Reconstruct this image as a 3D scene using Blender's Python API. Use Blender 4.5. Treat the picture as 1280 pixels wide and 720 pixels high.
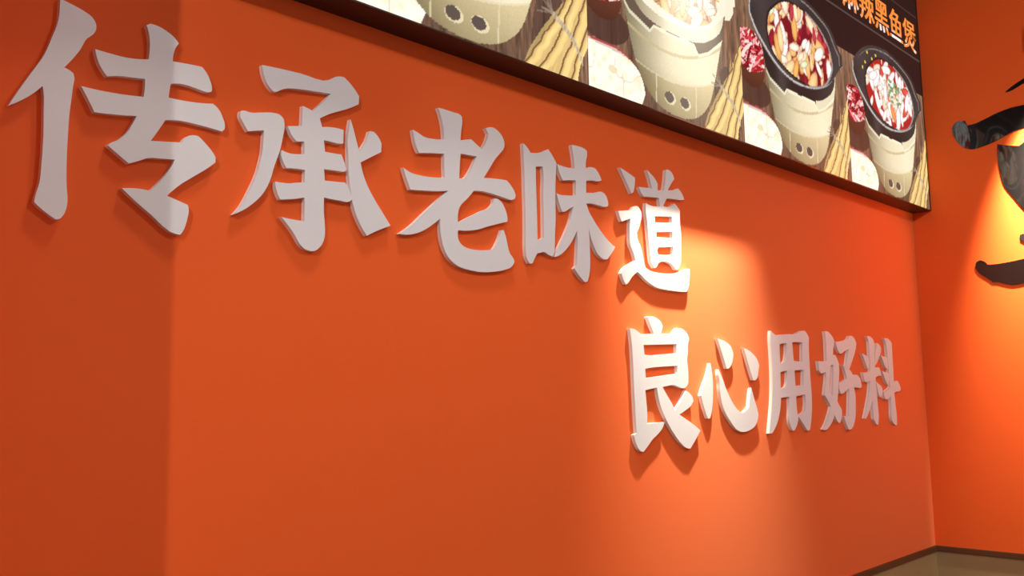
import bpy, bmesh, math, random
import numpy as np
from mathutils import Matrix, Vector
from mathutils.geometry import tessellate_polygon

# ------------------------------------------------------------------ clear
for o in list(bpy.data.objects):
    bpy.data.objects.remove(o, do_unlink=True)
scene = bpy.context.scene
COL = scene.collection

# The room: wall_left is the plane y = 0 (it runs along x), wall_right the plane
# x = 0, the corner between them stands at the origin; metres, z up.

# ------------------------------------------------------------------ camera
cam_data = bpy.data.cameras.new('camera')
cam_data.sensor_fit = 'HORIZONTAL'
cam_data.sensor_width = 36.0
cam_data.lens = 1143.767 / 1280.0 * 36.0
cam_data.clip_start = 0.02
cam = bpy.data.objects.new('camera', cam_data)
COL.objects.link(cam)
YAW, PITCH, ROLL = 0.806775453, 0.116514164, -0.0167973651
fw = Vector((math.sin(YAW) * math.cos(PITCH), math.cos(YAW) * math.cos(PITCH), math.sin(PITCH)))
rt = fw.cross(Vector((0, 0, 1))).normalized()
up = rt.cross(fw)
rt2 = rt * math.cos(ROLL) + up * math.sin(ROLL)
up2 = -rt * math.sin(ROLL) + up * math.cos(ROLL)
m = Matrix((rt2, up2, -fw)).transposed().to_4x4()
m.translation = Vector((-3.7270, -1.3374, 1.55))
cam.matrix_world = m
scene.camera = cam

# ------------------------------------------------------------------ world, exposure
world = bpy.data.worlds.new('world')
scene.world = world
world.use_nodes = True
wb = world.node_tree.nodes['Background']
wb.inputs['Color'].default_value = (1.0, 0.97, 0.95, 1)
wb.inputs['Strength'].default_value = 0.78
scene.view_settings.view_transform = 'Standard'
scene.view_settings.look = 'None'
scene.view_settings.gamma = 1.0
scene.view_settings.use_curve_mapping = False
scene.view_settings.exposure = 0.0

CEIL = 3.46
# spotlights on drop stems: x, y, z, aimed at, power, half cone (deg), blend, source radius, tint, label
STEM_SPOTS = [
    (-1.70, -0.22, 2.84, (-1.67, 0.0, 2.36), 560, 27, 1.0, 0.022, (1.0, 0.88, 0.68), 'bright stem spotlight hanging in front of the menu lightbox'),
    (-0.20, -0.58, 2.80, (0.0, -0.53, 2.36), 860, 24, 1.0, 0.022, (1.0, 0.88, 0.68), 'bright stem spotlight hanging before the black brush strokes'),
    (-2.20, -1.60, 2.95, (0.0, -0.30, 2.66), 88, 23, 1.0, 0.022, (1.0, 0.92, 0.80), 'dim fill lamp on a stem, added to brighten the wall of brush strokes'),  # added fill, only there to lift the upper right wall
]
# recessed ceiling downlights: x, y, aimed at, power, half cone (deg), blend, source radius, tint, label
DOWNLIGHTS = [
    (-2.75, -0.42, (-2.75, -0.2, 0.0), 60, 42, 1.0, 0.10, (1.0, 0.92, 0.84), 'dim recessed downlight above the start of the upper row'),
    (-1.90, -2.30, (-1.90, -2.30, 0.0), 145, 75, 0.5, 0.12, (1.0, 0.95, 0.92), 'wide fill lamp in the middle of the ceiling, added for general light'),  # added fill lamp supplying the room's general light
    (-6.42, -2.71, (-3.3, 0.0, 1.6), 300, 27, 0.7, 0.03, (1.0, 0.95, 0.92), 'tilted recessed downlight beyond the wall pier'),
]

# ------------------------------------------------------------------ helpers
def srgb(r, g, b):
    f = lambda v: (v / 255.0) / 12.92 if v / 255.0 <= 0.04045 else ((v / 255.0 + 0.055) / 1.055) ** 2.4
    return (f(r), f(g), f(b), 1.0)

def material(name, color, rough=0.5, noise=0.0, scale=30.0, bump=0.0, bump_scale=200.0, spec=0.5, ior=1.5, coat=0.0):
    mt = bpy.data.materials.new(name)
    mt.use_nodes = True
    nt = mt.node_tree
    p = nt.nodes['Principled BSDF']
    p.inputs['Base Color'].default_value = color
    p.inputs['Roughness'].default_value = rough
    p.inputs['Specular IOR Level'].default_value = spec
    p.inputs['IOR'].default_value = ior
    p.inputs['Coat Weight'].default_value = coat
    tc = nt.nodes.new('ShaderNodeTexCoord')
    if noise:
        n = nt.nodes.new('ShaderNodeTexNoise')
        n.inputs['Scale'].default_value = scale
        n.inputs['Detail'].default_value = 4
        nt.links.new(tc.outputs['Object'], n.inputs['Vector'])
        r = nt.nodes.new('ShaderNodeMapRange')
        r.inputs['To Min'].default_value = 1 - noise
        r.inputs['To Max'].default_value = 1 + noise
        nt.links.new(n.outputs['Fac'], r.inputs['Value'])
        mx = nt.nodes.new('ShaderNodeVectorMath')
        mx.operation = 'SCALE'
        mx.inputs[0].default_value = color[:3]
        nt.links.new(r.outputs['Result'], mx.inputs['Scale'])
        nt.links.new(mx.outputs['Vector'], p.inputs['Base Color'])
    if bump:
        n2 = nt.nodes.new('ShaderNodeTexNoise')
        n2.inputs['Scale'].default_value = bump_scale
        n2.inputs['Detail'].default_value = 3
        nt.links.new(tc.outputs['Object'], n2.inputs['Vector'])
        b = nt.nodes.new('ShaderNodeBump')
        b.inputs['Strength'].default_value = bump
        b.inputs['Distance'].default_value = 0.001
        nt.links.new(n2.outputs['Fac'], b.inputs['Height'])
        nt.links.new(b.outputs['Normal'], p.inputs['Normal'])
    return mt

M = {
    'paint': material('orange_wall_paint', (0.77, 0.108, 0.016, 1), 0.6, 0.02, 2.5, 0.1, 140.0, spec=0.15),
    'beige': material('beige_laminate', srgb(158, 130, 90), 0.4, 0.06, 9.0),
    'rail': material('brown_wood_rail', srgb(92, 54, 26), 0.45, 0.15, 40.0),
    'white': material('white_acrylic_face', (0.70, 0.71, 0.72, 1), 0.35, 0.01, 8.0),
    'white_edge': material('grey_white_sheet_edge', (0.70, 0.67, 0.67, 1), 0.5, 0.02, 60.0),
    'backing': material('white_foam_backing', (0.85, 0.78, 0.74, 1), 0.6, 0.02, 60.0),
    'housing': material('dark_brown_metal', (0.030, 0.011, 0.009, 1), 0.42, 0.05, 20.0),
    'black': material('black_mirror_acrylic', (0.006, 0.005, 0.005, 1), 0.03, 0.02, 30.0, spec=0.5, ior=1.8),
    'ceiling': material('white_ceiling_paint', srgb(205, 195, 185), 0.8, 0.02, 3.0),
    'floor': material('brown_floor_tile', srgb(86, 70, 58), 0.4, 0.08, 4.0),
    'dark_wood': material('dark_brown_wall', srgb(84, 56, 40), 0.5, 0.1, 6.0),
    'ring': material('white_lamp_trim', (0.8, 0.8, 0.8, 1), 0.4, 0.02, 20.0),
}

for k_, v_ in (('Sheen Weight', 0.5), ('Sheen Roughness', 0.4), ('Sheen Tint', (1.0, 0.80, 0.48, 1))):
    M['paint'].node_tree.nodes['Principled BSDF'].inputs[k_].default_value = v_   # satin bloom of the paint under raking light

def emission_material(name, color, strength):
    mt = bpy.data.materials.new(name)
    mt.use_nodes = True
    p = mt.node_tree.nodes['Principled BSDF']
    p.inputs['Base Color'].default_value = color
    p.inputs['Emission Color'].default_value = color
    p.inputs['Emission Strength'].default_value = strength
    return mt

def link(name, bm, mat, parent=None, smooth=False):
    me = bpy.data.meshes.new(name)
    bmesh.ops.recalc_face_normals(bm, faces=bm.faces)
    bm.to_mesh(me)
    bm.free()
    for mm in (mat if isinstance(mat, (list, tuple)) else [mat]):
        me.materials.append(mm)
    if smooth:
        for p in me.polygons:
            p.use_smooth = True
    o = bpy.data.objects.new(name, me)
    COL.objects.link(o)
    o.parent = parent
    return o

def box(bm, x0, x1, y0, y1, z0, z1, bevel=0.0):
    vs = [bm.verts.new((x, y, z)) for x in (x0, x1) for y in (y0, y1) for z in (z0, z1)]
    for f in ((0, 1, 3, 2), (4, 6, 7, 5), (0, 4, 5, 1), (2, 3, 7, 6), (0, 2, 6, 4), (1, 5, 7, 3)):
        bm.faces.new([vs[i] for i in f])
    if bevel:
        bmesh.ops.bevel(bm, geom=bm.edges[:], offset=bevel, segments=2, affect='EDGES')

def box_obj(name, dims, mat, parent=None, bevel=0.0):
    bm = bmesh.new()
    box(bm, *dims, bevel=bevel)
    return link(name, bm, mat, parent)

def empty(name, loc=(0, 0, 0)):
    o = bpy.data.objects.new(name, None)
    o.empty_display_size = 0.05
    o.location = loc
    COL.objects.link(o)
    return o

def tag(o, label=None, cat=None, group=None, kind=None):
    if label: o['label'] = label
    if cat: o['category'] = cat
    if group: o['group'] = group
    if kind: o['kind'] = kind
    return o

def smooth_contour(pts, corner_deg=36.0, sub=4):
    """Catmull-Rom through the gentle points, sharp turns stay sharp."""
    n = len(pts)
    P = [np.array(p, float) for p in pts]
    corner = []
    for i in range(n):
        a = P[i] - P[i - 1]
        b = P[(i + 1) % n] - P[i]
        ang = math.degrees(abs(math.atan2(a[0] * b[1] - a[1] * b[0], a @ b)))
        corner.append(ang > corner_deg)
    out = []
    for i in range(n):
        p1, p2 = P[i], P[(i + 1) % n]
        L = np.linalg.norm(p2 - p1)
        if L < 1e-6:
            continue
        def tangent(k, own):
            if corner[k % n]:
                return None
            a, b, c = P[(k - 1) % n], P[k % n], P[(k + 1) % n]
            la, lb = np.linalg.norm(b - a) + 1e-9, np.linalg.norm(c - b) + 1e-9
            t = (b - a) / la * lb + (c - b) / lb * la
            return t / (np.linalg.norm(t) + 1e-9)
        t1, t2 = tangent(i, 0), tangent(i + 1, 1)
        ch = (p2 - p1) / L
        if t1 is None and t2 is None:
            out.append(p1)
            continue
        if t1 is None: t1 = 2 * (ch @ t2) * ch - t2
        if t2 is None: t2 = 2 * (ch @ t1) * ch - t1
        for s in range(sub):
            u = s / sub
            h1 = 2 * u**3 - 3 * u**2 + 1; h2 = -2 * u**3 + 3 * u**2
            h3 = u**3 - 2 * u**2 + u; h4 = u**3 - u**2
            out.append(h1 * p1 + h2 * p2 + (h3 * t1 + h4 * t2) * L)
    return out

def plate(contours, d0, d1, place):
    """Solid plate from an outline and its holes; d0 back, d1 front; place(a, b, d) -> xyz."""
    bm = bmesh.new()
    polys = [[Vector((p[0], p[1], 0)) for p in c] for c in contours]
    flat = [v for c in polys for v in c]
    tris = tessellate_polygon(polys)
    back = [bm.verts.new(place(v.x, v.y, d0)) for v in flat]
    front = [bm.verts.new(place(v.x, v.y, d1)) for v in flat]
    for t in tris:
        try:
            bm.faces.new([front[i] for i in t]).material_index = 0
            bm.faces.new([back[i] for i in reversed(t)]).material_index = 1
        except ValueError:
            pass
    k = 0
    for c in polys:
        n = len(c)
        for i in range(n):
            a, b = k + i, k + (i + 1) % n
            try:
                bm.faces.new((back[a], back[b], front[b], front[a])).material_index = 1
            except ValueError:
                pass
        k += n
    return bm

# ------------------------------------------------------------------ the room
X0, Y0 = -7.5, -5.5
RAIL = 0.95
wl = tag(box_obj('wall_left', (X0, 0.15, 0.0, 0.15, 0, CEIL), M['paint']), 'orange painted wall carrying the white characters', 'wall', kind='structure')
wr = tag(box_obj('wall_right', (0.0, 0.15, Y0, 0.0, 0, CEIL), M['paint']), 'orange painted wall carrying the black brush strokes', 'wall', kind='structure')
fl = tag(box_obj('floor', (X0, 0.15, Y0, 0.15, -0.1, 0), M['floor']), 'brown floor of the restaurant', 'floor', kind='structure')
ce = tag(box_obj('ceiling', (X0, 0.15, Y0, 0.15, CEIL, CEIL + 0.1), M['ceiling']), 'plain ceiling with recessed downlights', 'ceiling', kind='structure')
wf = tag(box_obj('wall_far', (X0 - 0.15, X0, Y0, 0.15, 0, CEIL), M['dark_wood']), 'dark brown wall at the far end of the room', 'wall', kind='structure')
pier = tag(box_obj('wall_pier', (-4.2, -3.50, -0.34, 0.0, 0, CEIL), M['paint']), 'orange wall pier standing out from the wall', 'wall', kind='structure')
w = 0.94
k = 0
x = 0.0
while x > -3.4:
    x1 = max(x - w, -3.50)
    box_obj('wainscot_panel', (x1 + 0.0008, x - (0.0008 if k else 0.0065), -0.006, 0.0, 0.0, RAIL - 0.021), M['beige'], wl, 0.0006)
    x -= w
    k += 1
for i in range(5):
    y = -i * w
    box_obj('wainscot_panel', (-0.006, 0.0, y - w + 0.0008, y - (0.0008 if i else 0.0), 0.0, RAIL - 0.021), M['beige'], wr, 0.0006)
tag(box_obj('trim_1', (-3.50, -0.0125, -0.012, 0.0, RAIL - 0.021, RAIL), M['rail'], None, 0.002), 'brown chair rail under the white characters', 'trim', kind='structure')
tag(box_obj('trim_2', (-0.012, 0.0, Y0, 0.0, RAIL - 0.021, RAIL), M['rail'], None, 0.002), 'brown chair rail under the black brush strokes', 'trim', kind='structure')

# ------------------------------------------------------------------ recessed downlights (each carries its own lamp)
def ring_mesh(r0, r1, z0, z1, seg=32):
    bm = bmesh.new()
    prof = [(r0, z0), (r1, z0), (r1, z1), (r0, z1)]
    rows = []
    for i in range(seg):
        a = 2 * math.pi * i / seg
        rows.append([bm.verts.new((r * math.cos(a), r * math.sin(a), z)) for r, z in prof])
    for i in range(seg):
        for j in range(4):
            bm.faces.new((rows[i][j], rows[(i + 1) % seg][j], rows[(i + 1) % seg][(j + 1) % 4], rows[i][(j + 1) % 4]))
    return bm

M['lens'] = emission_material('lamp_lens', (1.0, 0.9, 0.75, 1), 6.0)
def lamp(parent, base, off, aim, power, half, blend, rad, tint):
    ld = bpy.data.lights.new('lamp_bulb', 'SPOT')
    ld.energy = power
    ld.spot_size = math.radians(2 * half)
    ld.spot_blend = blend
    ld.shadow_soft_size = rad
    ld.color = tint
    lo = bpy.data.objects.new('lamp_bulb', ld)
    lo.location = off
    lo.rotation_euler = (Vector(aim) - Vector(base) - Vector(off)).to_track_quat('-Z', 'Y').to_euler()
    COL.objects.link(lo)
    lo.parent = parent

for (lx, ly, aim, power, half, blend, rad, tint, label) in DOWNLIGHTS:
    t = tag(empty('downlight', (lx, ly, CEIL)), label, 'lamp', 'recessed ceiling downlights')
    link('trim_ring', ring_mesh(0.046, 0.062, -0.006, 0.0), M['ring'], t)
    bm = bmesh.new()
    bmesh.ops.create_cone(bm, cap_ends=True, segments=32, radius1=0.046, radius2=0.046, depth=0.002)
    bmesh.ops.translate(bm, verts=bm.verts, vec=(0, 0, -0.001))
    link('lens', bm, M['lens'], t)
    lamp(t, (lx, ly, CEIL), (0, 0, -0.04), aim, power, half, blend, rad, tint)

def cone_obj(name, r0, r1, z0, z1, mat, parent):
    bm = bmesh.new()
    bmesh.ops.create_cone(bm, cap_ends=True, segments=24, radius1=r0, radius2=r1, depth=z1 - z0)
    bmesh.ops.translate(bm, verts=bm.verts, vec=(0, 0, (z0 + z1) / 2))
    return link(name, bm, mat, parent)

M['lamp_metal'] = material('black_lamp_metal', (0.02, 0.02, 0.02, 1), 0.4, 0.05, 30.0)
for (lx, ly, lz, aim, power, half, blend, rad, tint, label) in STEM_SPOTS:
    t = tag(empty('stem_spotlight', (lx, ly, CEIL)), label, 'lamp', 'spotlights on drop stems')
    d = lz - CEIL
    cone_obj('canopy', 0.03, 0.04, -0.02, 0.0, M['lamp_metal'], t)
    cone_obj('stem', 0.006, 0.006, d + 0.09, -0.02, M['lamp_metal'], t)
    cone_obj('head', 0.032, 0.026, d + 0.012, d + 0.09, M['lamp_metal'], t)
    cone_obj('lens', 0.026, 0.026, d + 0.008, d + 0.012, M['lens'], t)
    lamp(t, (lx, ly, CEIL), (0, 0, d - 0.005), aim, power, half, blend, rad, tint)

# ------------------------------------------------------------------ the white slogan characters
# outlines on the wall, tenths of a millimetre (along the wall, up); outer edge first, then holes
GLYPHS = {
  'chuan': [
    [[(-32658,21243),(-32660,21172),(-32660,21048),(-32682,20868),(-32752,20626),(-32847,20344),(-32973,20106),(-33133,19804),(-33268,19531),(-33125,19629),(-32960,19774),(-32843,19909),(-32825,19805),(-32815,19538),(-32805,19181),(-32812,18823),(-32832,18513),(-32874,18331),(-32886,18247),(-32763,18147),(-32594,18040),(-32539,18059),(-32486,18137),(-32453,18261),(-32450,18357),(-32467,18522),(-32481,18881),(-32479,19245),(-32468,19613),(-32452,19793),(-32433,20019),(-32421,20121),(-32439,20191),(-32498,20226),(-32568,20245),(-32470,20381),(-32360,20560),(-32262,20768),(-32182,20848),(-32142,20949),(-32152,21022),(-32203,21097),(-32312,21153),(-32454,21198),(-32571,21225)]],
    [[(-31399,21210),(-31340,21254),(-31208,21249),(-31073,21207),(-30949,21139),(-30874,21065),(-30931,20968),(-30956,20881),(-30966,20751),(-30734,20771),(-30481,20786),(-30394,20698),(-30334,20588),(-30303,20485),(-30307,20420),(-30386,20390),(-30529,20404),(-30725,20425),(-30862,20419),(-30988,20384),(-31006,20265),(-31017,20156),(-30745,20164),(-30467,20191),(-30282,20224),(-30179,20153),(-30103,20031),(-30066,19928),(-30070,19844),(-30113,19799),(-30316,19816),(-30570,19829),(-30791,19832),(-31060,19789),(-31160,19613),(-31280,19420),(-31050,19451),(-30782,19489),(-30717,19587),(-30635,19633),(-30510,19641),(-30395,19550),(-30264,19425),(-30213,19352),(-30217,19269),(-30329,19169),(-30604,18962),(-30818,18796),(-31000,18612),(-30812,18561),(-30661,18516),(-30646,18466),(-30669,18279),(-30719,18116),(-30771,18036),(-30824,18035),(-31251,18294),(-31689,18623),(-31491,18653),(-31267,18649),(-31111,18828),(-30959,19048),(-30888,19197),(-31095,19176),(-31315,19147),(-31454,19079),(-31602,19015),(-31767,19125),(-31916,19230),(-31881,19267),(-31750,19355),(-31642,19478),(-31548,19663),(-31505,19760),(-31799,19717),(-32124,19685),(-32225,19867),(-32324,20030),(-32076,20027),(-31735,20043),(-31408,20079),(-31392,20226),(-31391,20363),(-31569,20340),(-31769,20317),(-31959,20265),(-32052,20373),(-32117,20509),(-32146,20633),(-31927,20622),(-31654,20625),(-31349,20684),(-31336,20872),(-31346,21029),(-31370,21141)]],
  ],
  'cheng': [
    [[(-29405,21093),(-29091,21114),(-28661,21132),(-28043,21165),(-27951,21233),(-27841,21277),(-27730,21288),(-27585,21195),(-27396,21006),(-27406,20854),(-27647,20718),(-27992,20563),(-28248,20410),(-28198,20263),(-28052,20293),(-27740,20303),(-27745,20053),(-27833,20031),(-27988,20033),(-28160,20035),(-28134,19830),(-27987,19831),(-27785,19841),(-27721,19713),(-27667,19576),(-27720,19540),(-27861,19530),(-28152,19512),(-28135,19307),(-27922,19323),(-27703,19339),(-27608,19226),(-27550,19049),(-27607,19006),(-27826,18996),(-28148,19002),(-28149,18731),(-28129,18528),(-28127,18322),(-28156,18217),(-28333,18033),(-28450,18026),(-28537,18050),(-28625,18115),(-28741,18277),(-28884,18434),(-28998,18543),(-28801,18531),(-28549,18526),(-28545,18728),(-28548,18943),(-28777,18885),(-29024,18842),(-29087,18951),(-29129,19131),(-29006,19133),(-28866,19142),(-28724,19175),(-28551,19210),(-28541,19428),(-28727,19422),(-28912,19404),(-28984,19517),(-29019,19636),(-29000,19696),(-28873,19669),(-28701,19680),(-28556,19711),(-28565,19931),(-28718,19906),(-28820,20001),(-28894,20139),(-28736,20171),(-28615,20201),(-28601,20561),(-28507,20543),(-28402,20514),(-28208,20701),(-28020,20911),(-28361,20877),(-28715,20838),(-28945,20792),(-29030,20754),(-29099,20704),(-29183,20685),(-29281,20763),(-29366,20906)]],
    [[(-29783,20213),(-29717,20232),(-29624,20223),(-29410,20265),(-29191,20309),(-29066,20306),(-28980,20248),(-28959,20138),(-28990,19930),(-29042,19693),(-29149,19388),(-29228,19127),(-29360,18886),(-29517,18717),(-29724,18556),(-29882,18471),(-29752,18636),(-29600,18923),(-29473,19210),(-29409,19442),(-29377,19595),(-29359,19808),(-29351,19971),(-29485,19939),(-29645,19899),(-29740,20027),(-29794,20125)]],
    [[(-27589,20533),(-27517,20353),(-27452,20150),(-27396,19984),(-27256,20160),(-27157,20399),(-27057,20405),(-26956,20328),(-26878,20205),(-26888,20050),(-27090,19931),(-27360,19770),(-27320,19620),(-27221,19393),(-27056,19147),(-26855,18904),(-26668,18681),(-26855,18604),(-27055,18513),(-27213,18427),(-27382,18647),(-27511,18922),(-27592,19282),(-27626,19596),(-27637,19914),(-27650,20085),(-27620,20360)]],
  ],
  'lao': [
    [[(-25458,21220),(-25279,21222),(-25046,21214),(-24878,21207),(-24810,21170),(-24801,21082),(-24831,20896),(-24861,20668),(-24714,20709),(-24558,20749),(-24403,20670),(-24256,20599),(-24124,20776),(-24052,20961),(-24129,21064),(-24020,21113),(-23893,21125),(-23747,21075),(-23619,20966),(-23573,20841),(-23586,20758),(-23720,20600),(-23833,20487),(-24019,20244),(-24210,19991),(-23915,20026),(-23528,20048),(-23399,19962),(-23295,19852),(-23252,19764),(-23273,19694),(-23387,19643),(-23556,19653),(-23922,19691),(-24208,19705),(-24496,19677),(-24664,19505),(-24904,19269),(-24946,19138),(-24948,18951),(-24636,19104),(-24286,19277),(-23981,19435),(-23929,19520),(-23924,19591),(-23814,19607),(-23705,19565),(-23580,19412),(-23520,19249),(-23522,19156),(-23826,19066),(-24115,18978),(-24363,18890),(-24571,18842),(-24944,18802),(-24956,18665),(-24914,18570),(-24781,18485),(-24543,18452),(-24231,18467),(-23938,18523),(-23759,18801),(-23697,18951),(-23638,18958),(-23574,18822),(-23453,18469),(-23343,18361),(-23326,18311),(-23403,18212),(-23627,18114),(-23955,18047),(-24309,18009),(-24652,18024),(-24954,18072),(-25182,18198),(-25326,18378),(-25404,18613),(-25427,18854),(-25426,18977),(-25625,18830),(-25876,18679),(-26091,18594),(-26272,18557),(-26450,18553),(-26181,18738),(-25873,19003),(-25525,19306),(-25298,19486),(-25199,19571),(-25459,19524),(-25839,19478),(-26177,19444),(-26267,19622),(-26356,19846),(-26176,19780),(-25930,19761),(-25616,19775),(-25294,19820),(-25308,20074),(-25305,20307),(-25612,20263),(-25958,20205),(-26050,20358),(-26095,20519),(-26110,20638),(-25987,20602),(-25831,20552),(-25610,20553),(-25312,20598),(-25316,20773),(-25347,20942),(-25395,21083)],
     [(-24855,20394),(-24616,20404),(-24393,20418),(-24479,20269),(-24621,20039),(-24760,19889),(-24903,19871),(-24885,20147)]],
  ],
  'wei': [
    [[(-22985,20964),(-22879,20909),(-22757,20794),(-22575,20820),(-22389,20874),(-22162,20980),(-22015,20852),(-21887,20700),(-21912,20510),(-21943,20172),(-21956,19787),(-21961,19410),(-21993,19027),(-22008,18798),(-22032,18645),(-22091,18552),(-22203,18566),(-22403,18620),(-22477,18595),(-22586,18577),(-22680,18457),(-22755,18335),(-22844,18320),(-22946,18456),(-22961,18551),(-22955,19038),(-22952,19528),(-22960,19890),(-22965,20384),(-22983,20753)],
     [(-22591,20510),(-22593,20196),(-22586,19698),(-22582,19330),(-22578,18878),(-22468,18898),(-22368,18946),(-22362,19359),(-22362,19609),(-22361,19981),(-22338,20363),(-22362,20549),(-22492,20534)]],
    [[(-21340,21238),(-21099,21251),(-20855,21228),(-20782,21195),(-20777,21102),(-20826,20933),(-20841,20764),(-20581,20833),(-20476,20818),(-20374,20740),(-20254,20575),(-20341,20537),(-20594,20515),(-20836,20469),(-20848,20182),(-20565,20219),(-20224,20284),(-20119,20237),(-20038,20113),(-20021,20020),(-20045,19968),(-20154,19942),(-20409,19947),(-20618,19950),(-20847,19923),(-20798,19805),(-20594,19559),(-20270,19278),(-20021,19105),(-19795,19007),(-19948,18830),(-20118,18679),(-20255,18666),(-20462,18751),(-20620,18947),(-20734,19171),(-20799,19388),(-20775,19167),(-20769,18826),(-20770,18511),(-20814,18247),(-20882,18086),(-20964,18059),(-21179,18191),(-21339,18344),(-21257,18428),(-21225,18727),(-21207,18987),(-21218,19232),(-21344,19050),(-21548,18822),(-21747,18662),(-21940,18567),(-22035,18545),(-21817,18844),(-21573,19203),(-21404,19533),(-21337,19750),(-21296,19789),(-21476,19712),(-21635,19626),(-21732,19613),(-21829,19805),(-21910,20010),(-21777,19992),(-21583,20008),(-21225,20060),(-21212,20417),(-21451,20386),(-21668,20344),(-21779,20481),(-21860,20694),(-21637,20673),(-21261,20693),(-21272,20933),(-21316,21137)]],
  ],
  'dao': [
    [[(-19506,21014),(-19224,20948),(-18896,20855),(-18913,20693),(-18979,20479),(-19065,20428),(-19258,20690)]],
    [[(-18368,21143),(-18240,21086),(-18027,20964),(-17914,20850),(-17929,20682),(-17653,20719),(-17562,21012),(-17512,21293),(-17350,21301),(-17216,21229),(-17145,21106),(-17304,20946),(-17463,20761),(-17221,20792),(-16982,20875),(-16845,20801),(-16705,20617),(-16812,20588),(-17190,20561),(-17515,20527),(-17613,20420),(-17701,20302),(-17390,20332),(-17175,20437),(-17039,20367),(-16928,20274),(-16952,19921),(-16928,19709),(-16946,19306),(-16985,18876),(-17129,18683),(-17222,18675),(-17331,18765),(-17442,18818),(-18019,18772),(-18122,18655),(-18189,18636),(-18332,18776),(-18369,19028),(-18395,19332),(-18418,19534),(-18441,19864),(-18482,20065),(-18461,20273),(-18290,20241),(-17847,20276),(-17878,20487),(-18233,20462),(-18547,20429),(-18681,20550),(-18739,20649),(-18525,20664),(-18176,20692),(-18251,20902)],
     [(-18099,19986),(-17773,20024),(-17315,20076),(-17316,19916),(-17693,19863),(-18096,19823)],
     [(-18058,19582),(-17313,19669),(-17315,19505),(-17717,19473),(-18053,19442)],
     [(-17980,19197),(-17642,19232),(-17297,19282),(-17324,19081),(-17701,19018),(-18013,19007),(-18043,19100)]],
    [[(-19621,19911),(-19357,19959),(-19088,20003),(-19000,20096),(-18914,20133),(-18789,20125),(-18688,20037),(-18665,19925),(-18725,19752),(-18820,19562),(-18887,19479),(-18875,19329),(-18739,19116),(-18667,18896),(-18615,18699),(-18569,18615),(-18388,18555),(-18086,18530),(-17641,18542),(-17181,18599),(-16895,18685),(-16581,18758),(-16602,18456),(-16691,18209),(-16768,18129),(-17213,18114),(-17668,18118),(-18152,18154),(-18533,18278),(-18738,18387),(-18909,18477),(-19156,18328),(-19328,18166),(-19411,18123),(-19542,18296),(-19581,18386),(-19513,18470),(-19221,18644),(-18989,18752),(-19036,18885),(-19194,19168),(-19187,19443),(-19179,19594),(-19140,19787),(-19328,19726),(-19493,19667),(-19568,19769)]],
  ],
  'liang': [
    [[(-18564,17373),(-18370,17403),(-18157,17363),(-17987,17275),(-17914,17176),(-17956,17073),(-18005,16983),(-17740,16992),(-17423,17022),(-17302,17125),(-17139,17157),(-16956,17112),(-16777,16988),(-16727,16885),(-16797,16699),(-16808,16542),(-16860,16333),(-16838,16125),(-16831,15892),(-16867,15710),(-16907,15672),(-17014,15608),(-17152,15609),(-17332,15648),(-17511,15687),(-17780,15668),(-18023,15639),(-17839,15438),(-17631,15221),(-17491,15035),(-17221,15278),(-16981,15541),(-16790,15464),(-16657,15346),(-16639,15268),(-16765,15154),(-17006,15044),(-17321,14937),(-17022,14814),(-16705,14676),(-16362,14496),(-16592,14286),(-16867,14057),(-17028,14078),(-17293,14217),(-17549,14429),(-17880,14790),(-18119,15144),(-18229,15467),(-18262,15628),(-18519,15597),(-18764,15565),(-18735,15351),(-18711,15035),(-18727,14757),(-18357,14762),(-17991,14769),(-18063,14648),(-18288,14485),(-18529,14362),(-18725,14215),(-18918,14086),(-19059,14125),(-19210,14310),(-19280,14503),(-19165,14546),(-19183,14808),(-19200,15238),(-19215,15717),(-19220,16006),(-19234,16489),(-19259,16779),(-19313,17056),(-19143,17051),(-18982,16996),(-18881,16950),(-18609,16955),(-18310,16971),(-18448,17178)],
     [(-18772,16676),(-18110,16702),(-17319,16737),(-17343,16505),(-17728,16476),(-18125,16451),(-18471,16424),(-18744,16438)],
     [(-18734,16087),(-18446,16122),(-17926,16152),(-17311,16177),(-17337,15982),(-17940,15926),(-18722,15862)]],
  ],
  'xin': [
    [[(-15741,16267),(-15694,16121),(-15657,15850),(-15665,15502),(-15709,15191),(-15786,14945),(-15875,14793),(-15971,14796),(-16090,14993),(-16204,15241),(-16267,15405),(-16116,15650),(-15989,15814),(-15903,15933)]],
    [[(-15340,16103),(-15196,15914),(-15037,15639),(-14982,15559),(-14798,15324),(-14570,15096),(-14372,14963),(-14209,14905),(-13991,14954),(-13799,15069),(-13732,15331),(-13624,15594),(-13519,15350),(-13334,14972),(-13289,14838),(-13339,14685),(-13510,14515),(-13826,14406),(-14214,14372),(-14502,14443),(-14813,14666),(-15076,14927),(-15236,15183),(-15310,15499),(-15332,15814),(-15354,15935)]],
    [[(-15333,16941),(-15074,16906),(-14794,16829),(-14618,16715),(-14534,16565),(-14562,16391),(-14658,16238),(-14821,16125),(-14914,16128),(-15036,16383),(-15210,16721)]],
    [[(-13952,16721),(-13747,16681),(-13449,16566),(-13218,16413),(-13114,16235),(-13187,16032),(-13245,15898),(-13364,15819),(-13498,15813),(-13628,16074),(-13812,16447)]],
  ],
  'yong': [
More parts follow.
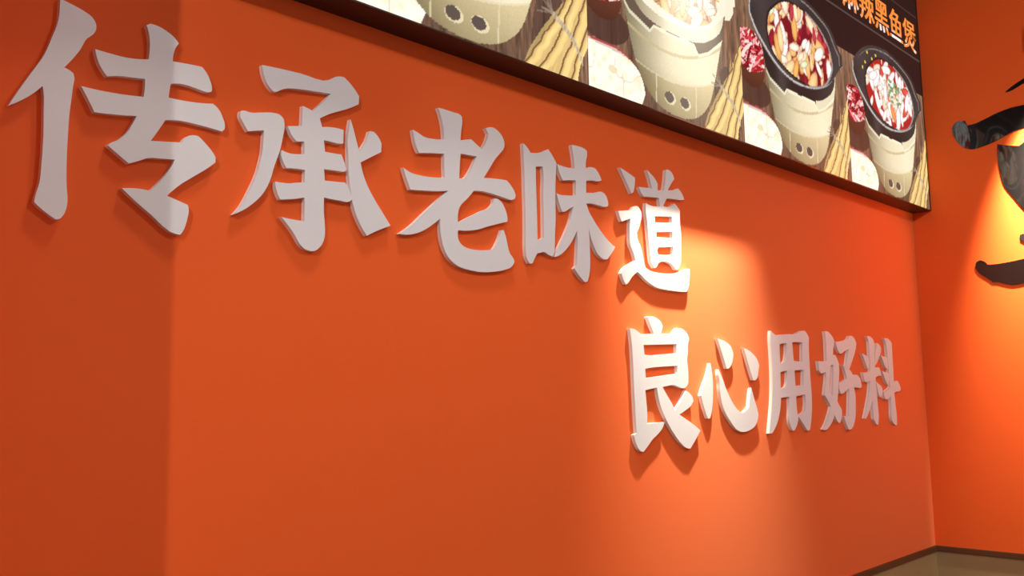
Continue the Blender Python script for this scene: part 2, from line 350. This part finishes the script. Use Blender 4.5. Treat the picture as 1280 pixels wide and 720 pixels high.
    [[(-12320,17272),(-12204,17216),(-11990,17152),(-11764,17172),(-11254,17210),(-10704,17242),(-10512,17299),(-10292,17350),(-10104,17340),(-9977,17261),(-9870,17138),(-9913,16872),(-9918,16367),(-9922,15865),(-9895,15315),(-9923,14942),(-10028,14524),(-10139,14269),(-10302,14258),(-10569,14480),(-10848,14707),(-10902,14552),(-10965,14457),(-11164,14292),(-11266,14300),(-11399,14472),(-11442,14641),(-11395,14974),(-11369,15309),(-11612,15301),(-11904,15281),(-11969,14986),(-12067,14753),(-12293,14457),(-12538,14269),(-12714,14265),(-12614,14607),(-12502,14998),(-12429,15346),(-12371,15815),(-12355,16215),(-12355,16688),(-12368,17044)],
     [(-11820,16881),(-11590,16919),(-11377,16925),(-11418,16637),(-11520,16393),(-11601,16344),(-11830,16312),(-11836,16580)],
     [(-11007,16965),(-10653,16988),(-10335,16973),(-10369,16685),(-10402,16398),(-10721,16388),(-10970,16407),(-10993,16671)],
     [(-11857,16049),(-11629,16079),(-11416,16093),(-11459,15791),(-11494,15695),(-11580,15599),(-11884,15558),(-11870,15791)],
     [(-10951,16108),(-10646,16123),(-10353,16125),(-10423,15655),(-10700,15643),(-10937,15632),(-10945,15791)],
     [(-10930,15321),(-10629,15344),(-10349,15370),(-10324,15123),(-10409,14854),(-10587,14786),(-10895,14752),(-10924,14964)]],
  ],
  'hao': [
    [[(-8719,17385),(-8517,17397),(-8314,17317),(-8117,17181),(-8049,17076),(-8156,16882),(-8219,16608),(-8052,16642),(-7931,16530),(-7803,16341),(-7813,16102),(-7867,15864),(-7965,15532),(-8076,15109),(-7921,14965),(-7785,14844),(-7799,14655),(-7906,14470),(-8023,14404),(-8149,14478),(-8326,14681),(-8521,14490),(-8751,14336),(-9024,14232),(-9253,14245),(-8941,14480),(-8695,14772),(-8577,14954),(-8775,15166),(-8989,15331),(-8905,15584),(-8801,15909),(-8817,16076),(-9135,16019),(-9276,16115),(-9316,16414),(-9008,16414),(-8705,16423),(-8689,16798),(-8681,17151)],
     [(-8419,16298),(-8221,16300),(-8352,15581),(-8417,15289),(-8616,15385),(-8579,15676)]],
    [[(-7979,17078),(-7581,17095),(-7240,17137),(-7006,17193),(-6879,17283),(-6702,17314),(-6562,17281),(-6404,17163),(-6344,17053),(-6452,16827),(-6698,16526),(-7032,16180),(-6875,16084),(-6750,15951),(-6370,15969),(-6196,15866),(-6096,15618),(-6167,15540),(-6429,15558),(-6746,15572),(-6665,15328),(-6688,14964),(-6751,14602),(-6888,14366),(-7141,14183),(-7338,14179),(-7505,14386),(-7639,14615),(-7277,14622),(-7183,15094),(-7108,15550),(-7358,15456),(-7648,15363),(-7786,15364),(-7900,15531),(-7887,15709),(-7537,15780),(-7249,15840),(-7353,16105),(-7519,16320),(-7241,16304),(-7117,16592),(-6995,16863),(-7288,16783),(-7580,16692),(-7689,16702),(-7884,16889)]],
  ],
  'liao': [
    [[(-5412,17345),(-5183,17353),(-4991,17300),(-4843,17210),(-4864,16807),(-4879,16334),(-4890,15699),(-4875,15347),(-4843,14879),(-4832,14506),(-4911,14257),(-5025,14261),(-5254,14449),(-5290,14773),(-5273,15143),(-5337,15584),(-5312,16119),(-5285,16680),(-5285,17173)]],
    [[(-5382,15770),(-5052,15770),(-5262,15143),(-5504,14847),(-5734,14623),(-5909,14491),(-6040,14495),(-5776,14898),(-5551,15285)]],
    [[(-5934,16080),(-5344,16100),(-4864,16240),(-4539,16267),(-4418,16101),(-4369,15959),(-4675,15958),(-4918,15887),(-4931,15805),(-5390,15793),(-5650,15747),(-5816,15752),(-5900,15931)]],
    [[(-5921,16737),(-5705,16695),(-5382,16596),(-5387,16375),(-5442,16199),(-5551,16222),(-5736,16486)]],
    [[(-4610,17134),(-4412,17080),(-4253,16964),(-4293,16819),(-4487,16600),(-4850,16334),(-4842,16571),(-4704,16905)]],
    [[(-4879,15769),(-4661,15675),(-4414,15567),(-4356,15484),(-4408,15343),(-4501,15197),(-4617,15208),(-4738,15369),(-4821,15581)]],
    [[(-3928,17311),(-3652,17332),(-3446,17278),(-3249,17161),(-3259,16720),(-3267,16109),(-3313,15453),(-3270,14968),(-3218,14460),(-3266,14172),(-3428,14206),(-3647,14364),(-3690,14473),(-3658,14855),(-3640,15335),(-3653,15817),(-3678,16227),(-3722,16711),(-3777,17122)]],
    [[(-4324,16699),(-4033,16656),(-3796,16624),(-3742,16396),(-3773,16202),(-3972,16284),(-4172,16534)]],
    [[(-4324,16138),(-4002,16092),(-3707,16046),(-3726,15744),(-3774,15636),(-3889,15673),(-4047,15816),(-4196,16007)]],
    [[(-4282,15389),(-3795,15504),(-3304,15695),(-2945,15787),(-2780,15645),(-2665,15497),(-2718,15448),(-3137,15390),(-3656,15239),(-4068,15120),(-4183,15150)]],
  ],
}

CHARS = [
    ('chuan', 'white raised character meaning hand down, a tall left radical stroke first in the long line'),
    ('cheng', 'white raised character with three stacked crossbars and a hooked stem, second in the long line'),
    ('lao', 'white raised character with a wide curved bottom hook, centre of the long line'),
    ('wei', 'white raised character with a narrow hollow mouth box at its left side'),
    ('dao', 'white raised character half in bright lamplight, with a sweeping base stroke and three small windows'),
    ('liang', 'white raised character with a dot on top, first in the short lower line'),
    ('xin', 'white raised heart character made of four separate curved pieces, beside the dotted one'),
    ('yong', 'white raised grid-like character with six openings, middle of the short lower line'),
    ('hao', 'white raised character with crossed legs beside a hooked stem, in the lower line'),
    ('liao', 'white raised character of many thin strokes standing nearest the wall corner'),
]
T_FACE, T_MID = 0.010, 0.0052
for g, label in CHARS:
    strokes = GLYPHS[g]
    allp = [p for s in strokes for p in s[0]]
    cx = sum(p[0] for p in allp) / len(allp) / 1e4
    cz = min(p[1] for p in allp) / 1e4
    t = tag(empty('wall_character', (cx, 0, cz)), label, 'character', 'white slogan characters on the orange wall')
    for i, s in enumerate(strokes):
        cs = [smooth_contour([(a / 1e4 - cx, b / 1e4 - cz) for a, b in c]) for c in s]
        eps = 0.00006 * i
        pl = lambda a, b, d: (a, -d, b)
        st = link('stroke', plate(cs, 0.0, T_MID, pl), [M['backing'], M['backing']], t)
        link('face_sheet', plate(cs, T_MID, T_FACE + eps, pl), [M['white'], M['white_edge']], st)

# ------------------------------------------------------------------ the black brush-stroke character on the right wall
BRUSH = [  # millimetres on wall_right: (distance from the corner along -y, height)
    [(172.7, 2556.5), (177.3, 2569.6), (194.9, 2583), (222.3, 2579.7), (228.2, 2559.6), (255.5, 2560.3), (292.1, 2569.9), (335.4, 2583.6), (381.2, 2592.4), (432.4, 2594), (620, 2600), (820, 2622), (960, 2650), (1010, 2640), (1030, 2600), (985, 2560), (860, 2535), (620, 2516), (426.2, 2509), (391.8, 2503), (356.5, 2489.4), (320.6, 2475.5), (284.7, 2467.3), (237.8, 2463.1), (218.4, 2471), (196, 2491.5), (178.1, 2527.2)],
    [(220.2, 2009.4), (224.8, 2024.2), (235.9, 2029.9), (249.7, 2025.3), (262.7, 2010.4), (290.5, 2009.2), (325.1, 2011), (389.9, 2018.6), (640, 2040), (860, 2062), (960, 2085), (1020, 2065), (1040, 2020), (980, 1985), (820, 1960), (600, 1938), (383.2, 1928.2), (342.8, 1925.8), (316, 1932.9), (296, 1940.5), (277, 1942.3), (259.1, 1959.3), (232.4, 1981.2), (221.3, 1999.6)],
    [(329.6, 2464), (372.9, 2450.4), (402.4, 2442.8), (422.1, 2454.1), (620, 2472), (780, 2478), (850, 2450), (872, 2410), (830, 2330), (790, 2235), (700, 2218), (560, 2205), (403.3, 2199.9), (367.1, 2258.3), (342.8, 2300.9), (332.4, 2348.9)],
    [(381.4, 2107.5), (390, 2110.9), (396.7, 2111.1), (440, 2140), (480, 2165), (505, 2130), (490, 2075), (450, 2052), (394.5, 2080.3), (381.8, 2090.6)],
    [(370.6, 2657), (384.8, 2667.6), (408.7, 2681), (440, 2695.6), (500, 2735), (560, 2800), (590, 2870), (640, 2850), (650, 2800), (600, 2740), (530, 2702), (438.6, 2677.7), (407.4, 2664.1), (384, 2656.9)],
]
BRUSH_HOLES = {2: [[(455, 2395), (600, 2412), (740, 2415), (712, 2340), (690, 2285), (580, 2272), (470, 2268), (452, 2320)]]}
bt = tag(empty('brush_character', (0, -0.60, 1.925)), 'large glossy black brush-stroke character mounted on the right-hand orange wall', 'character')
for i, s in enumerate(BRUSH):
    cs = [smooth_contour([(a / 1e3, b / 1e3) for a, b in c]) for c in [s] + BRUSH_HOLES.get(i, [])]
    pl = lambda a, b, d: (-d, -a + 0.60, b - 1.925)
    link('stroke', plate(cs, 0.0005, 0.0035 + 0.00005 * i, pl), [M['black'], M['black']], bt)

# ------------------------------------------------------------------ the menu lightbox
BZ0, BZ1, BD = 2.2465, 3.32, 0.0722
XL = -6.42
lb = tag(empty('menu_lightbox', (-0.0005, 0, BZ0)), 'long backlit menu lightbox of food posters in a dark brown housing', 'lightbox')
hb = bmesh.new()
def hx(x0, x1, y0, y1, z0, z1):
    box(hb, x0 + 0.0005, x1 + 0.0005, y0, y1, z0 - BZ0, z1 - BZ0)
FR = 0.0025
hx(XL, -0.0005, -BD + 0.004, 0.0, BZ0, BZ1)                        # body
housing = link('housing', hb, M['housing'], lb)
fb = bmesh.new()
def fx(x0, x1, z0, z1):
    box(fb, x0 + 0.0005, x1 + 0.0005, -BD, -BD + 0.004, z0 - BZ0, z1 - BZ0)
fx(XL, -0.0005, BZ0, BZ0 + 0.003)
fx(XL, -0.0005, BZ1 - 0.006, BZ1)
fx(-0.0065, -0.0005, BZ0 + 0.003, BZ1 - 0.006)
fx(XL, XL + 0.006, BZ0 + 0.003, BZ1 - 0.006)
link('front_frame', fb, M['housing'], lb)

# --- poster painting: every poster shows the same still life (pot on a stove, garlic,
# cinnamon, chillies) with a different dish; u in percent of the width, v in cm from the bottom
def inside(U, V, poly):
    r = np.zeros(U.shape, bool)
    n = len(poly)
    for i in range(n):
        x1, y1 = poly[i]; x2, y2 = poly[(i + 1) % n]
        if y1 == y2: continue
        c = ((y1 > V) != (y2 > V)) & (U < (x2 - x1) * (V - y1) / (y2 - y1) + x1)
        r ^= c
    return r

def sm(poly, sub=4):
    return [tuple(p) for p in smooth_contour(poly, 50, sub)]

def vnoise(U, V, seed):
    rs = np.random.RandomState(seed)
    G = rs.rand(128, 128)
    x = np.mod(U, 127.0); y = np.mod(V, 127.0)
    i = np.floor(x).astype(int); j = np.floor(y).astype(int)
    a = x - i; b = y - j
    a = a * a * (3 - 2 * a); b = b * b * (3 - 2 * b)
    i1 = (i + 1) % 128; j1 = (j + 1) % 128
    return G[i, j] * (1 - a) * (1 - b) + G[i1, j] * a * (1 - b) + G[i, j1] * (1 - a) * b + G[i1, j1] * a * b

POT = sm([(16, 36), (18.5, 30), (21.4, 22), (24.8, 13.8), (27.5, 9.5), (32, 5.2), (38.8, 2.0), (48, 0.5), (57.7, 0.6), (68, 3.2), (74.5, 7.6), (78.5, 13.8), (83, 22.6), (87, 30.5), (88, 36)])
BOWL_IN = sm([(31.3, 47.2), (24.3, 42), (23.8, 36.6), (27, 32.5), (36, 29.3), (48, 27.4), (66, 27.6), (78, 31), (84.5, 37), (83, 42), (76, 47), (66, 50), (50, 51.5), (40, 50.5)])
BOWL_OUT = sm([(8, 44), (7.6, 40), (11, 36.6), (19, 32), (27.5, 28.4), (40, 25.6), (56, 25.4), (70, 27.3), (80, 30.3), (87.5, 34.4), (92, 37.4), (97, 39.5), (97, 43), (92, 46), (86.5, 50.3), (75, 53.6), (60, 55.8), (44, 55.8), (30, 54), (18, 50)])
BOWL_SIDE = sm([(20, 33), (25.9, 27), (30, 24.4), (38, 22.6), (50, 22.0), (64, 22.4), (76, 25), (86, 31), (88, 36), (50, 40)])
CIN = [(69.5, 0.0), (72, 3.5), (79.5, 10.5), (86, 15.5), (90, 18.5), (91, 22.5), (94, 22), (96, 25), (100.5, 29), (100.5, 9.5), (97, 5.5), (95.5, 3), (94.5, 0.0)]
GAR = sm([(-3, 11.3), (4, 11.2), (10, 11.0), (16, 10.8), (25, 9.6), (30, 6.6), (31.5, 3), (29.5, 0.2), (14, -1.5), (-3, -1.5)])
PLATE = sm([(-3, 12.5), (6, 12.2), (14, 12.2), (21, 11.2), (27, 8.5), (30, 5), (20, 2), (-3, 2)])
CHI = sm([(-1, 34), (5, 35), (11, 35), (16.5, 32.5), (19, 28), (18.5, 24.5), (11, 22.6), (3, 22.4), (-2, 26)])
CHIB = sm([(-2, 27), (-1, 21), (3, 18.4), (10, 17.8), (16, 19.5), (19.4, 24)])

def paint_poster(nu, nv, vmax, dish, seed, shift):
    u = np.linspace(0, 100, nu); v = np.linspace(0, vmax, nv)
    U, V = np.meshgrid(u, v)
    Up = U - shift
    rs = np.random.RandomState(seed)
    C = np.zeros(U.shape + (3,))
    def put(mask, col, alpha=1.0):
        a = (mask * 1.0 if not np.isscalar(alpha) or True else mask) * alpha
        C[...] = C * (1 - a[..., None]) + (np.array(col, float) if np.ndim(col) == 1 else col) * a[..., None]
    # wooden table below, dark backdrop above
    g = vnoise(U * 0.9, V * 0.18, 3) * 0.6 + vnoise(U * 2.3, V * 0.5, 5) * 0.4
    wood = np.array([150, 112, 86.]) * (0.55 + 0.7 * g[..., None])
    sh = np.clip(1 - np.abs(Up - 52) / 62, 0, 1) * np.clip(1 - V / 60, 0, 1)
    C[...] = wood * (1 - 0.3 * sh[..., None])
    put(np.abs(np.mod(U, 33) - 13) < 0.35, (60, 40, 32), 0.7)
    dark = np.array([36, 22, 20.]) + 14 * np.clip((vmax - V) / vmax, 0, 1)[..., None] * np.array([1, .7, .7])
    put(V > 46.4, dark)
    put(np.abs(V - 60.6) < 0.35, (96, 80, 76), 0.8)
    put((np.abs(V - 79.0) < 0.3), (80, 66, 62), 0.6)
    # soft contact shades of the photographed still life
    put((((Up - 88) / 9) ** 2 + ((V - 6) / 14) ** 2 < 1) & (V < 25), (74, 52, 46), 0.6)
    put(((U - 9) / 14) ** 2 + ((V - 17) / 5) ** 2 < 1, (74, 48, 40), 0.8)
    # chilli bowl
    put(inside(U, V, CHIB), np.array([128, 70, 48.]) * (0.6 + 0.03 * (V[..., None] - 17)))
    mk = inside(U, V, CHI)
    put(mk, (150, 30, 34))
    for _ in range(90):
        cu, cv = rs.uniform(-1, 19), rs.uniform(22, 35); an = rs.uniform(-.6, 1.2)
        a, b = rs.uniform(1.5, 4), rs.uniform(.35, .7)
        du = (U - cu) * .7135; dv = V - cv
        e = ((du * math.cos(an) + dv * math.sin(an)) / a) ** 2 + ((-du * math.sin(an) + dv * math.cos(an)) / b) ** 2 < 1
        put(e & mk, [(205, 60, 70), (235, 160, 160), (170, 24, 36), (120, 16, 26), (250, 215, 205)][rs.randint(5)])
    # garlic on a red-rimmed dish
    put(inside(U, V, PLATE), (214, 190, 176))
    put(inside(U, V, PLATE) & ~inside(U, V + 0.55, PLATE), (176, 74, 74))
    mk = inside(U, V, GAR)
    gn = vnoise(U * .35, V * .5, 9)
    put(mk, np.stack([252 + 0 * gn, 246 - 14 * (gn > .6) * (gn - .6) * 2.5, 232 - 60 * np.clip(gn - .45, 0, 1)], -1))
    put(mk & (((U - 13) / 2.4) ** 2 + ((V - 6.2) / 1.0) ** 2 < 1), (232, 214, 166), 0.8)
    put(mk & (np.abs(vnoise(U * .18 + 7, V * .1, 12) - .5) < .012), (224, 204, 178), .8)
    # stove pot
    pm = inside(Up, V, POT)
    ax = 52 - (V - 20) * 0.12
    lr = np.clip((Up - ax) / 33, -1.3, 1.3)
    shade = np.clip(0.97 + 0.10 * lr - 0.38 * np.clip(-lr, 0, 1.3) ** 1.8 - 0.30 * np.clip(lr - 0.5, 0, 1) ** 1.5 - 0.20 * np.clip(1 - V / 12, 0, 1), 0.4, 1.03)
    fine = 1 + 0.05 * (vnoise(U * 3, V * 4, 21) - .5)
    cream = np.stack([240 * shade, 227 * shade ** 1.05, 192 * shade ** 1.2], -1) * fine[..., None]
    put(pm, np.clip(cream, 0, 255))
    curve = 9.4 + ((Up - 47) / 34) ** 2 * 5.2
    band = pm & (V < curve)
    put(band, np.stack([216 * shade, 197 * shade ** 1.05, 152 * shade ** 1.2], -1) * fine[..., None])
    put(band & (V > curve - 0.5), (246, 236, 206), 0.45)
    coll = 16.5 + ((Up - 46) / 34) ** 2 * 6.5
    put(pm & (np.abs(V - coll) < 0.45), (196, 178, 134), 0.75)
    for lu in (38, 64):
        put(band & (np.abs(Up - lu - V * .1) < 0.35) & (V > 1.2), (228, 214, 176), 0.7)
    for hu, hv in ((46.6, 4.75), (56.6, 4.7)):
        put(((Up - hu - .5) / 3.6) ** 2 + ((V - hv + .2) / 1.75) ** 2 < 1, (236, 224, 188), .8)
        put(((Up - hu) / 2.9) ** 2 + ((V - hv) / 1.45) ** 2 < 1, (92, 78, 70))
    # cooking bowl in the pot mouth, behind the stepped front lip of the pot
    rim = np.interp(Up, [14, 20, 23.6, 35.6, 38.2, 50, 64.4, 67.7, 75, 87, 92], [32, 26, 23.4, 20.6, 22.4, 22.0, 22.4, 19.9, 22.0, 27.9, 31])
    put(pm & (np.abs(V - rim + 0.5) < 0.5), (246, 238, 210), .7)
    over = (pm | inside(Up, V, BOWL_SIDE)) & (V > rim)
    if dish == 'beige':
        put(over, np.clip(np.stack([238 * shade, 228 * shade ** 1.1, 198 * shade ** 1.3], -1), 0, 255))
        put(over & ~inside(Up, V - 0.25, BOWL_SIDE), (96, 80, 66), .9)
    else:
        put(over, np.array([44, 36, 34.]) + 40 * np.clip((Up[..., None] - 62) / 40, 0, 1) + 26 * np.exp(-((Up[..., None] - 34) / 5) ** 2))
        put(over & ~inside(Up, V - 0.1, BOWL_SIDE) & (Up > 66), (228, 218, 184))
    bo = inside(Up, V, BOWL_OUT)
    if dish == 'beige':
        put(bo, (243, 235, 212))
        put(bo & (V > 44), (226, 214, 186), .6)
        put(inside(Up, V, [(88.3, 33.7), (92.2, 34.3), (95.4, 37.2), (96, 44), (91, 44)]), (240, 232, 206))
    else:
        put(bo, np.array([52, 44, 42.]) + 26 * vnoise(U * .1, V * .1, 31)[..., None])
        put(bo & ~inside(Up - 1.5, V - .9, BOWL_OUT), (196, 190, 186), .95)
        put(bo & ~inside(Up - .5, V - .3, BOWL_OUT), (90, 82, 80), .9)
        sc = [(54 + (a - 54) * .93, 41 + (b - 41) * .93) for a, b in BOWL_OUT]
        put(bo & inside(Up, V, sc) & ~inside(Up + .9, V + .6, sc), (132, 124, 120), .9)
        grow = [(54 + (a - 54) * 1.05, 39 + (b - 39) * 1.05) for a, b in BOWL_IN]
        put(inside(Up, V, grow) & ~inside(Up, V, BOWL_IN) & (Up > 60), (170, 164, 160), .8)
        put(inside(Up, V, grow) & ~inside(Up, V, BOWL_IN) & (Up <= 60), (40, 30, 30), .9)
    fm = inside(Up, V, BOWL_IN)
    PAL = {'beige': [(250, 236, 210), (238, 206, 150), (255, 250, 240), (196, 120, 110), (224, 190, 140), (248, 240, 225)],
           'mixed': [(250, 200, 140), (252, 226, 190), (255, 246, 236), (190, 60, 76), (240, 176, 96), (226, 232, 190), (150, 30, 48), (252, 214, 160), (255, 236, 214), (246, 190, 120)],
           'fish': [(255, 253, 250), (255, 250, 244), (254, 244, 234), (244, 150, 84), (222, 84, 66), (255, 255, 253), (255, 253, 248), (255, 250, 246), (252, 224, 200)]}[dish]
    put(fm, {'beige': (206, 168, 130), 'mixed': (120, 24, 34), 'fish': (176, 40, 36)}[dish])
    nb_ = 170
    for _ in range(nb_):
        cu, cv = rs.uniform(22, 86), rs.uniform(27, 51.5); an = rs.normal(1.0, .75)
        a = rs.uniform(.7, 1.6) if _ < 60 else rs.uniform(2.2, 4.8); b = a * rs.uniform(.32, .5)
        if dish == 'fish' and _ >= 60:
            cu = rs.normal(54, 12); cv = rs.normal(39, 5)
        du = (Up - cu) * .7135; dv = V - cv
        q = ((du * math.cos(an) + dv * math.sin(an)) / a) ** 2 + ((-du * math.sin(an) + dv * math.cos(an)) / b) ** 2
        col = np.array(PAL[rs.randint(len(PAL))], float)
        if _ < 60: col = np.array([(196, 52, 64), (150, 26, 44), (226, 110, 60), (250, 220, 190)][rs.randint(4)], float) if dish != 'beige' else col * .85
        if _ >= 150: a_ = .5
        put((q < 1.3) & fm, col * np.array([.78, .58, .5]), .75)
        put((q < 1) & fm, np.clip(col[None, None, :] * (1.06 - .20 * q[..., None]), 0, 255))
    if dish == 'fish':
        for _ in range(26):
            cu, cv = rs.uniform(50, 68), rs.uniform(37, 45)
            put((((Up - cu) / 1.6) ** 2 + ((V - cv) / .5) ** 2 < 1) & fm, (120, 156, 104))
        for _ in range(40):
            cu, cv = rs.uniform(20, 80), rs.uniform(26, 52)
            put((((Up - cu) / .9) ** 2 + ((V - cv) / .6) ** 2 < 1) & inside(Up, V, BOWL_OUT) & ~fm & (Up < 40), (230, 190, 90))
    # cinnamon bundle tied with twine
    cm = inside(U, V, CIN) & ~(pm & (U < 78))
    along = (U * .7135 - V * 0.78 * .62)
    fine2 = vnoise(along * 3.0, V * .15, 43)
    gaps = [[(69, -1), (81, 10), (92, 20)], [(75.5, -1), (86, 9), (97, 25)], [(84.5, -1), (91, 7.5), (101, 24)], [(90.5, -1), (95, 6), (101, 15)], [(96, -1), (101, 8), (104, 12)]]
    tone = np.full(U.shape, 0.0)
    near = np.full(U.shape, 9.0)
    for gi, gp in enumerate(gaps):
        gu = np.interp(V, [p[1] for p in gp], [p[0] for p in gp]) + 1.2 * (vnoise(V * .5 + gi * 9, V * 0 + 3, 47) - .5)
        d_ = (U - gu) * .7135
        near = np.minimum(near, np.abs(d_))
        tone = np.where(d_ > 0, np.clip(d_ / 3.2, 0, 1), tone)
    cb = np.array([240, 208, 140.]) * (0.74 + .30 * np.sin(np.clip(tone, 0, 1) * 2.6)[..., None] + .10 * (fine2[..., None] - .4))
    cb = cb * np.array([1, .98, .94])
    put(cm, np.clip(cb, 0, 255))
    put(cm & (near < .28), (118, 74, 46), .85)
    tw = np.interp(U, [82, 84, 90, 94, 97.5], [14.2, 13.3, 10.9, 8.4, 4.6])
    put((np.abs(V - tw) < 0.6 + .02 * (U - 80)) & (U > 82) & (U < 97.5), np.array([196, 178, 150.]) * (.75 + .4 * fine2[..., None]), .9)
    for _ in range(7):
        a = rs.uniform(-.5, 1.6); L = rs.uniform(3, 6)
        for q in np.linspace(0, 1, 14):
            put(((U - (83 - L * q * math.cos(a) * 1.3)) / .35) ** 2 + ((V - (13.8 + L * q * math.sin(a) * .6)) / .22) ** 2 < 1, (150, 130, 110), .6)
    return C

def srgb_arr(C):
    c = np.clip(C / 255.0, 0, 1)
    return np.where(c <= 0.04045, c / 12.92, ((c + 0.055) / 1.055) ** 2.4)

def poster_material():
    mt = bpy.data.materials.new('backlit_poster_print')
    mt.use_nodes = True
    nt = mt.node_tree
    p = nt.nodes['Principled BSDF']
    at = nt.nodes.new('ShaderNodeAttribute')
    at.attribute_name = 'print'
    p.inputs['Base Color'].default_value = (0.004, 0.004, 0.004, 1)
    p.inputs['Roughness'].default_value = 0.5
    p.inputs['Specular IOR Level'].default_value = 0.12
    nt.links.new(at.outputs['Color'], p.inputs['Emission Color'])
    p.inputs['Emission Strength'].default_value = 1.12
    return mt
M['print'] = poster_material()

EDGES = [-0.0065, -0.7285, -1.4406, -2.1395, -2.8525, -3.566, -4.279, -4.992, -5.705, -6.414]
DISH = ['fish', 'mixed', 'beige', 'mixed', 'fish', 'beige', 'mixed', 'fish', 'beige']
VM = (BZ1 - 0.006 - (BZ0 + 0.003)) * 100
panels = []
for i in range(9):
    xr, xl = EDGES[i], EDGES[i + 1]
    step = 0.0035 if i in (0, 1) else (0.0028 if i in (2, 3) else 0.009)
    nu, nv = int((xr - xl) / step) + 1, int(VM / 100 / step) + 1
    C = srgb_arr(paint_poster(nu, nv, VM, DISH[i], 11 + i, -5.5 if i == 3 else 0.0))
    U, V = np.meshgrid(np.linspace(xl + 0.0004, xr - 0.0004, nu) + 0.0005, np.linspace(0.003, 0.003 + VM / 100, nv))
    co = np.stack([U, np.full(U.shape, -BD + 0.0016), V], -1).reshape(-1, 3)
    idx = np.arange(nu * nv).reshape(nv, nu)
    q = np.stack([idx[:-1, :-1], idx[:-1, 1:], idx[1:, 1:], idx[1:, :-1]], -1).reshape(-1, 4)
    # a rim gives the sheet its thickness
    me = bpy.data.meshes.new('poster_panel')
    nb = len(co)
    cb = co[[idx[0, 0], idx[0, -1], idx[-1, -1], idx[-1, 0]]].copy()
    cb[:, 1] = -BD + 0.004
    co = np.concatenate([co, cb])
    me.vertices.add(len(co)); me.vertices.foreach_set('co', co.ravel().astype(np.float32))
    me.loops.add(q.size); me.loops.foreach_set('vertex_index', q.ravel().astype(np.int32))
    me.polygons.add(len(q)); me.polygons.foreach_set('loop_start', (np.arange(len(q)) * 4).astype(np.int32))
    me.update(calc_edges=True)
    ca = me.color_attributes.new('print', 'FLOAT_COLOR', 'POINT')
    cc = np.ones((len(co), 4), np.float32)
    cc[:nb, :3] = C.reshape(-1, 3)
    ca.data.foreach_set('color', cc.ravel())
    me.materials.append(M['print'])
    o = bpy.data.objects.new('poster_panel', me)
    COL.objects.link(o)
    o.parent = lb
    panels.append(o)

# dish name printed on the poster beside the corner
def title_material():
    mt = bpy.data.materials.new('orange_title_print')
    mt.use_nodes = True
    nt = mt.node_tree
    p = nt.nodes['Principled BSDF']
    tc = nt.nodes.new('ShaderNodeTexCoord')
    sp = nt.nodes.new('ShaderNodeSeparateXYZ')
    nt.links.new(tc.outputs['Object'], sp.inputs[0])
    n = nt.nodes.new('ShaderNodeTexNoise')
    n.inputs['Scale'].default_value = 26
    nt.links.new(tc.outputs['Object'], n.inputs['Vector'])
    band = nt.nodes.new('ShaderNodeMapRange')          # a white streak near the foot of the glyphs
    band.inputs['From Min'].default_value = 0.040
    band.inputs['From Max'].default_value = 0.015
    nt.links.new(sp.outputs['Z'], band.inputs['Value'])
    th = nt.nodes.new('ShaderNodeMath'); th.operation = 'MULTIPLY'
    nt.links.new(band.outputs[0], th.inputs[0])
    st = nt.nodes.new('ShaderNodeMapRange')
    st.inputs['From Min'].default_value = 0.5
    st.inputs['From Max'].default_value = 0.56
    nt.links.new(n.outputs['Fac'], st.inputs['Value'])
    nt.links.new(st.outputs[0], th.inputs[1])
    mx = nt.nodes.new('ShaderNodeMix'); mx.data_type = 'RGBA'
    mx.inputs['A'].default_value = srgb(250, 142, 62)
    mx.inputs['B'].default_value = srgb(250, 240, 235)
    nt.links.new(th.outputs[0], mx.inputs['Factor'])
    p.inputs['Base Color'].default_value = (0.05, 0.03, 0.02, 1)
    nt.links.new(mx.outputs['Result'], p.inputs['Emission Color'])
    p.inputs['Emission Strength'].default_value = 1.0
    return mt
M['title'] = title_material()
cu = bpy.data.curves.new('title_curve', 'FONT')
cu.body = '麻辣黑鱼煲'
cu.size = 1.0
cu.offset = 0.006
cu.extrude = 0.002
tmp = bpy.data.objects.new('title_curve', cu)
COL.objects.link(tmp)
dg = bpy.context.evaluated_depsgraph_get()
me = bpy.data.meshes.new_from_object(tmp.evaluated_get(dg))
bpy.data.objects.remove(tmp, do_unlink=True)
vs = np.zeros(len(me.vertices) * 3, np.float32)
me.vertices.foreach_get('co', vs)
vs = vs.reshape(-1, 3)
lo, hi = vs.min(0), vs.max(0)
W_, H_ = 0.682, 0.126
nx = (vs[:, 0] - lo[0]) / (hi[0] - lo[0]) * W_
nz = (vs[:, 1] - lo[1]) / (hi[1] - lo[1]) * H_
nyy = -(vs[:, 2] - lo[2]) / (hi[2] - lo[2] + 1e-9) * 0.0006
me.vertices.foreach_set('co', np.stack([nx, nyy, nz], -1).astype(np.float32).ravel())
me.update()
bmt = bmesh.new()
for dx in (-0.0022, 0.0, 0.0022):                      # heavy strokes: the glyphs laid side by side
    n0 = len(bmt.verts)
    bmt.from_mesh(me)
    bmt.verts.ensure_lookup_table()
    for v_ in bmt.verts[n0:]:
        v_.co.x += dx
        v_.co.y -= abs(dx) * 0.02
bmt.to_mesh(me)
bmt.free()
me.materials.clear()
me.materials.append(M['title'])
to = bpy.data.objects.new('title_lettering', me)
COL.objects.link(to)
to.parent = panels[0]
to.location = (-0.7285 + 0.012 + 0.0005, -BD + 0.0016, 0.6325)
to['label'] = 'orange poster title 麻辣黑鱼煲'
